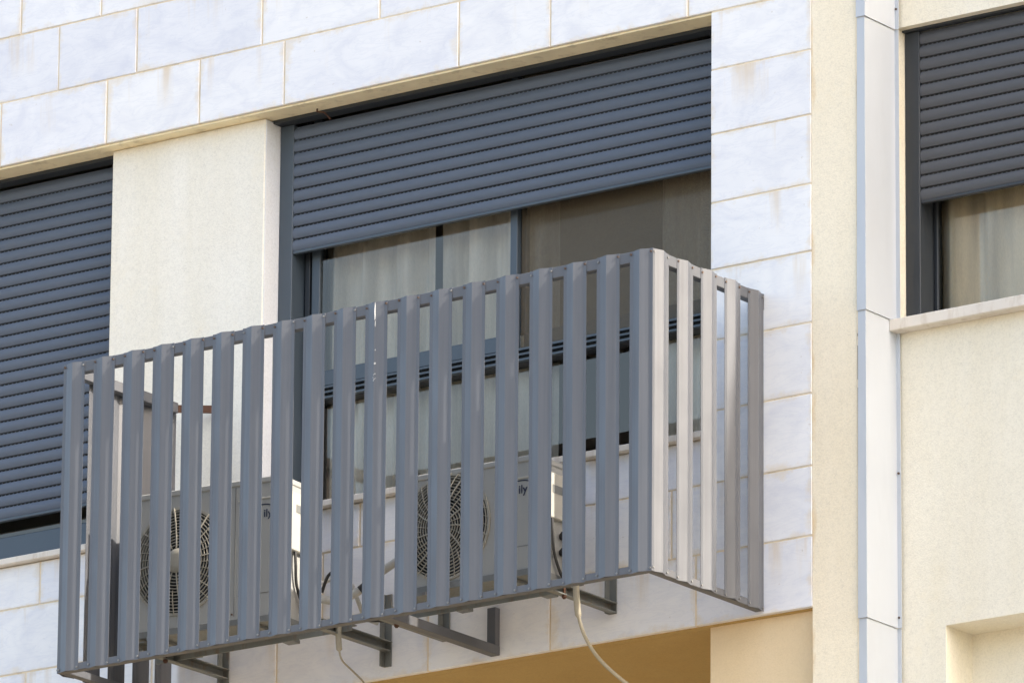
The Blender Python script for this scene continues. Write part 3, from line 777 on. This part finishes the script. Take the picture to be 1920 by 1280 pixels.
# ------------------------------------------------------------------ wall brackets under the units
def bracket(label, x, ztop, zbot, reach, zarm):
    root = empty('wall_bracket', (x, -0.002, zbot)); tag(root, label, 'bracket', 'brackets under the air conditioners')
    p = MB(); p.box(x-0.017, x+0.017, -0.006, -0.001, zbot, ztop, 0.001); p.box(x-0.017, x-0.013, -0.032, -0.0062, zbot, ztop)
    build(p, 'wall_plate', M['galv'], root)
    a = MB(); a.box(x-0.0125, x-0.008, -reach, -0.0065, zarm, zarm+0.036); a.box(x-0.0078, x+0.022, -reach, -0.0065, zarm+0.032, zarm+0.036); a.box(x-0.0078, x+0.015, -reach, -0.0065, zarm, zarm+0.004)
    build(a, 'arm', M['galv'], root)
    bo = MB(); bo.tube([(x+0.008,-reach*0.72,zarm-0.014),(x+0.008,-reach*0.72,zarm+0.04)], 0.0055, 8, 1); bo.tube([(x+0.008,-reach*0.72,zarm-0.010),(x+0.008,-reach*0.72,zarm-0.002)], 0.010, 6, 1)
    build(bo, 'bolt', M['rust'], root)
bracket('dark bracket under the left end of the taller air conditioner', -1.305, 9.35, 9.10, 0.52, 9.1525)
bracket('bracket between the two units with a long wall plate', -0.550, 9.37, 9.096, 0.44, 9.1525)
bracket('bracket under the left end of the smaller air conditioner', -0.285, 9.38, 9.19, 0.44, 9.1535)
bracket('bracket under the right end of the smaller air conditioner', 0.462, 9.38, 9.150, 0.44, 9.1535)
def rail(label, x0, x1, y, z):
    b = MB(); b.box(x0, x1, y, y+0.004, z-0.026, z+0.0005, 0.0005); b.box(x0, x1, y+0.0042, y+0.032, z-0.0035, z)
    for k in range(int((x1-x0)/0.03)): b.box(x0+0.015+k*0.03, x0+0.025+k*0.03, y-0.0006, y-0.0001, z-0.018, z-0.010)
    o = build(b, 'mounting_rail', M['galv']); tag(o, label, 'rail', 'perforated rails under the units')
rail('perforated rail crossing under the back of the taller unit', -1.40, -0.49, -0.305, 9.1885)
rail('perforated rail crossing under the back of the smaller unit', -0.34, 0.50, -0.270, 9.2045)

# ------------------------------------------------------------------ pipes, hoses
def tube_thing(name, label, cat, pts, r, mat, group=None, n=10):
    o = build(MB().tube(pts, r, n, 8), name, mat); tag(o, label, cat, group); return o
tube_thing('refrigerant_pipe', 'thick white insulated pipe looping between the two units', 'pipe', [(-0.655,-0.28,9.31),(-0.60,-0.26,9.30),(-0.545,-0.24,9.315),(-0.49,-0.22,9.35),(-0.42,-0.20,9.405),(-0.33,-0.18,9.445),(-0.22,-0.12,9.47),(-0.10,-0.06,9.47)], 0.0155, M['insul'])
tube_thing('refrigerant_pipe', 'thin white insulated pipe low between the two units', 'pipe', [(-0.655,-0.27,9.37),(-0.61,-0.235,9.395),(-0.575,-0.20,9.37),(-0.57,-0.16,9.31),(-0.585,-0.10,9.27),(-0.58,-0.03,9.26)], 0.008, M['insul'])
tp = MB(); tp.tube([(-0.512,-0.2275,9.333),(-0.490,-0.22,9.350)], 0.0168, 10, 1)
tag(build(tp, 'tape_wrap', M['black']), 'black tape wrapped around the white pipe', 'tape')
tube_thing('power_cable', 'black cable coiled beside the taller air conditioner', 'cable', [(-0.64,-0.29,9.33),(-0.605,-0.30,9.385),(-0.575,-0.285,9.40),(-0.555,-0.26,9.36),(-0.57,-0.25,9.29),(-0.60,-0.26,9.25),(-0.56,-0.20,9.235),(-0.48,-0.10,9.24)], 0.006, M['black'])
tube_thing('power_cable', 'black cable running over the pipe left of the smaller unit', 'cable', [(-0.45,-0.02,9.50),(-0.40,-0.05,9.47),(-0.345,-0.12,9.41),(-0.31,-0.17,9.36),(-0.27,-0.20,9.29),(-0.24,-0.18,9.24)], 0.0065, M['black'])
tube_thing('drain_hose', 'long pale drain hose curving down under the smaller unit', 'hose', [(0.553,-0.360,9.190),(0.552,-0.356,9.13),(0.548,-0.335,9.055),(0.549,-0.29,8.985),(0.558,-0.22,8.925),(0.578,-0.13,8.875),(0.605,-0.03,8.83),(0.66,0.10,8.76),(0.72,0.22,8.66)], lambda t: 0.0120 if t < 0.24 else 0.0068, M['hose'])
tube_thing('drain_hose', 'pale drain hose trailing down the stone under the taller unit', 'hose', [(-0.540,-0.318,9.185),(-0.540,-0.316,9.12),(-0.538,-0.30,9.062),(-0.56,-0.20,9.04),(-0.584,-0.10,9.02),(-0.612,-0.022,8.985),(-0.645,-0.012,8.92)], lambda t: 0.0115 if t < 0.25 else 0.0036, M['hose'])
# rusty hook left under the lintel
hk = MB(); hk.tube([(-0.985,0.090,ZL-0.006),(-0.982,0.088,ZL-0.018),(-0.962,0.10,ZL-0.022),(-0.955,0.12,ZL-0.034),(-0.95,0.125,ZL-0.045)], 0.0035, 7, 5)
tag(build(hk, 'rusty_hook', M['rust']), 'small rusty wire hook under the lintel above the dark shutter', 'hook')
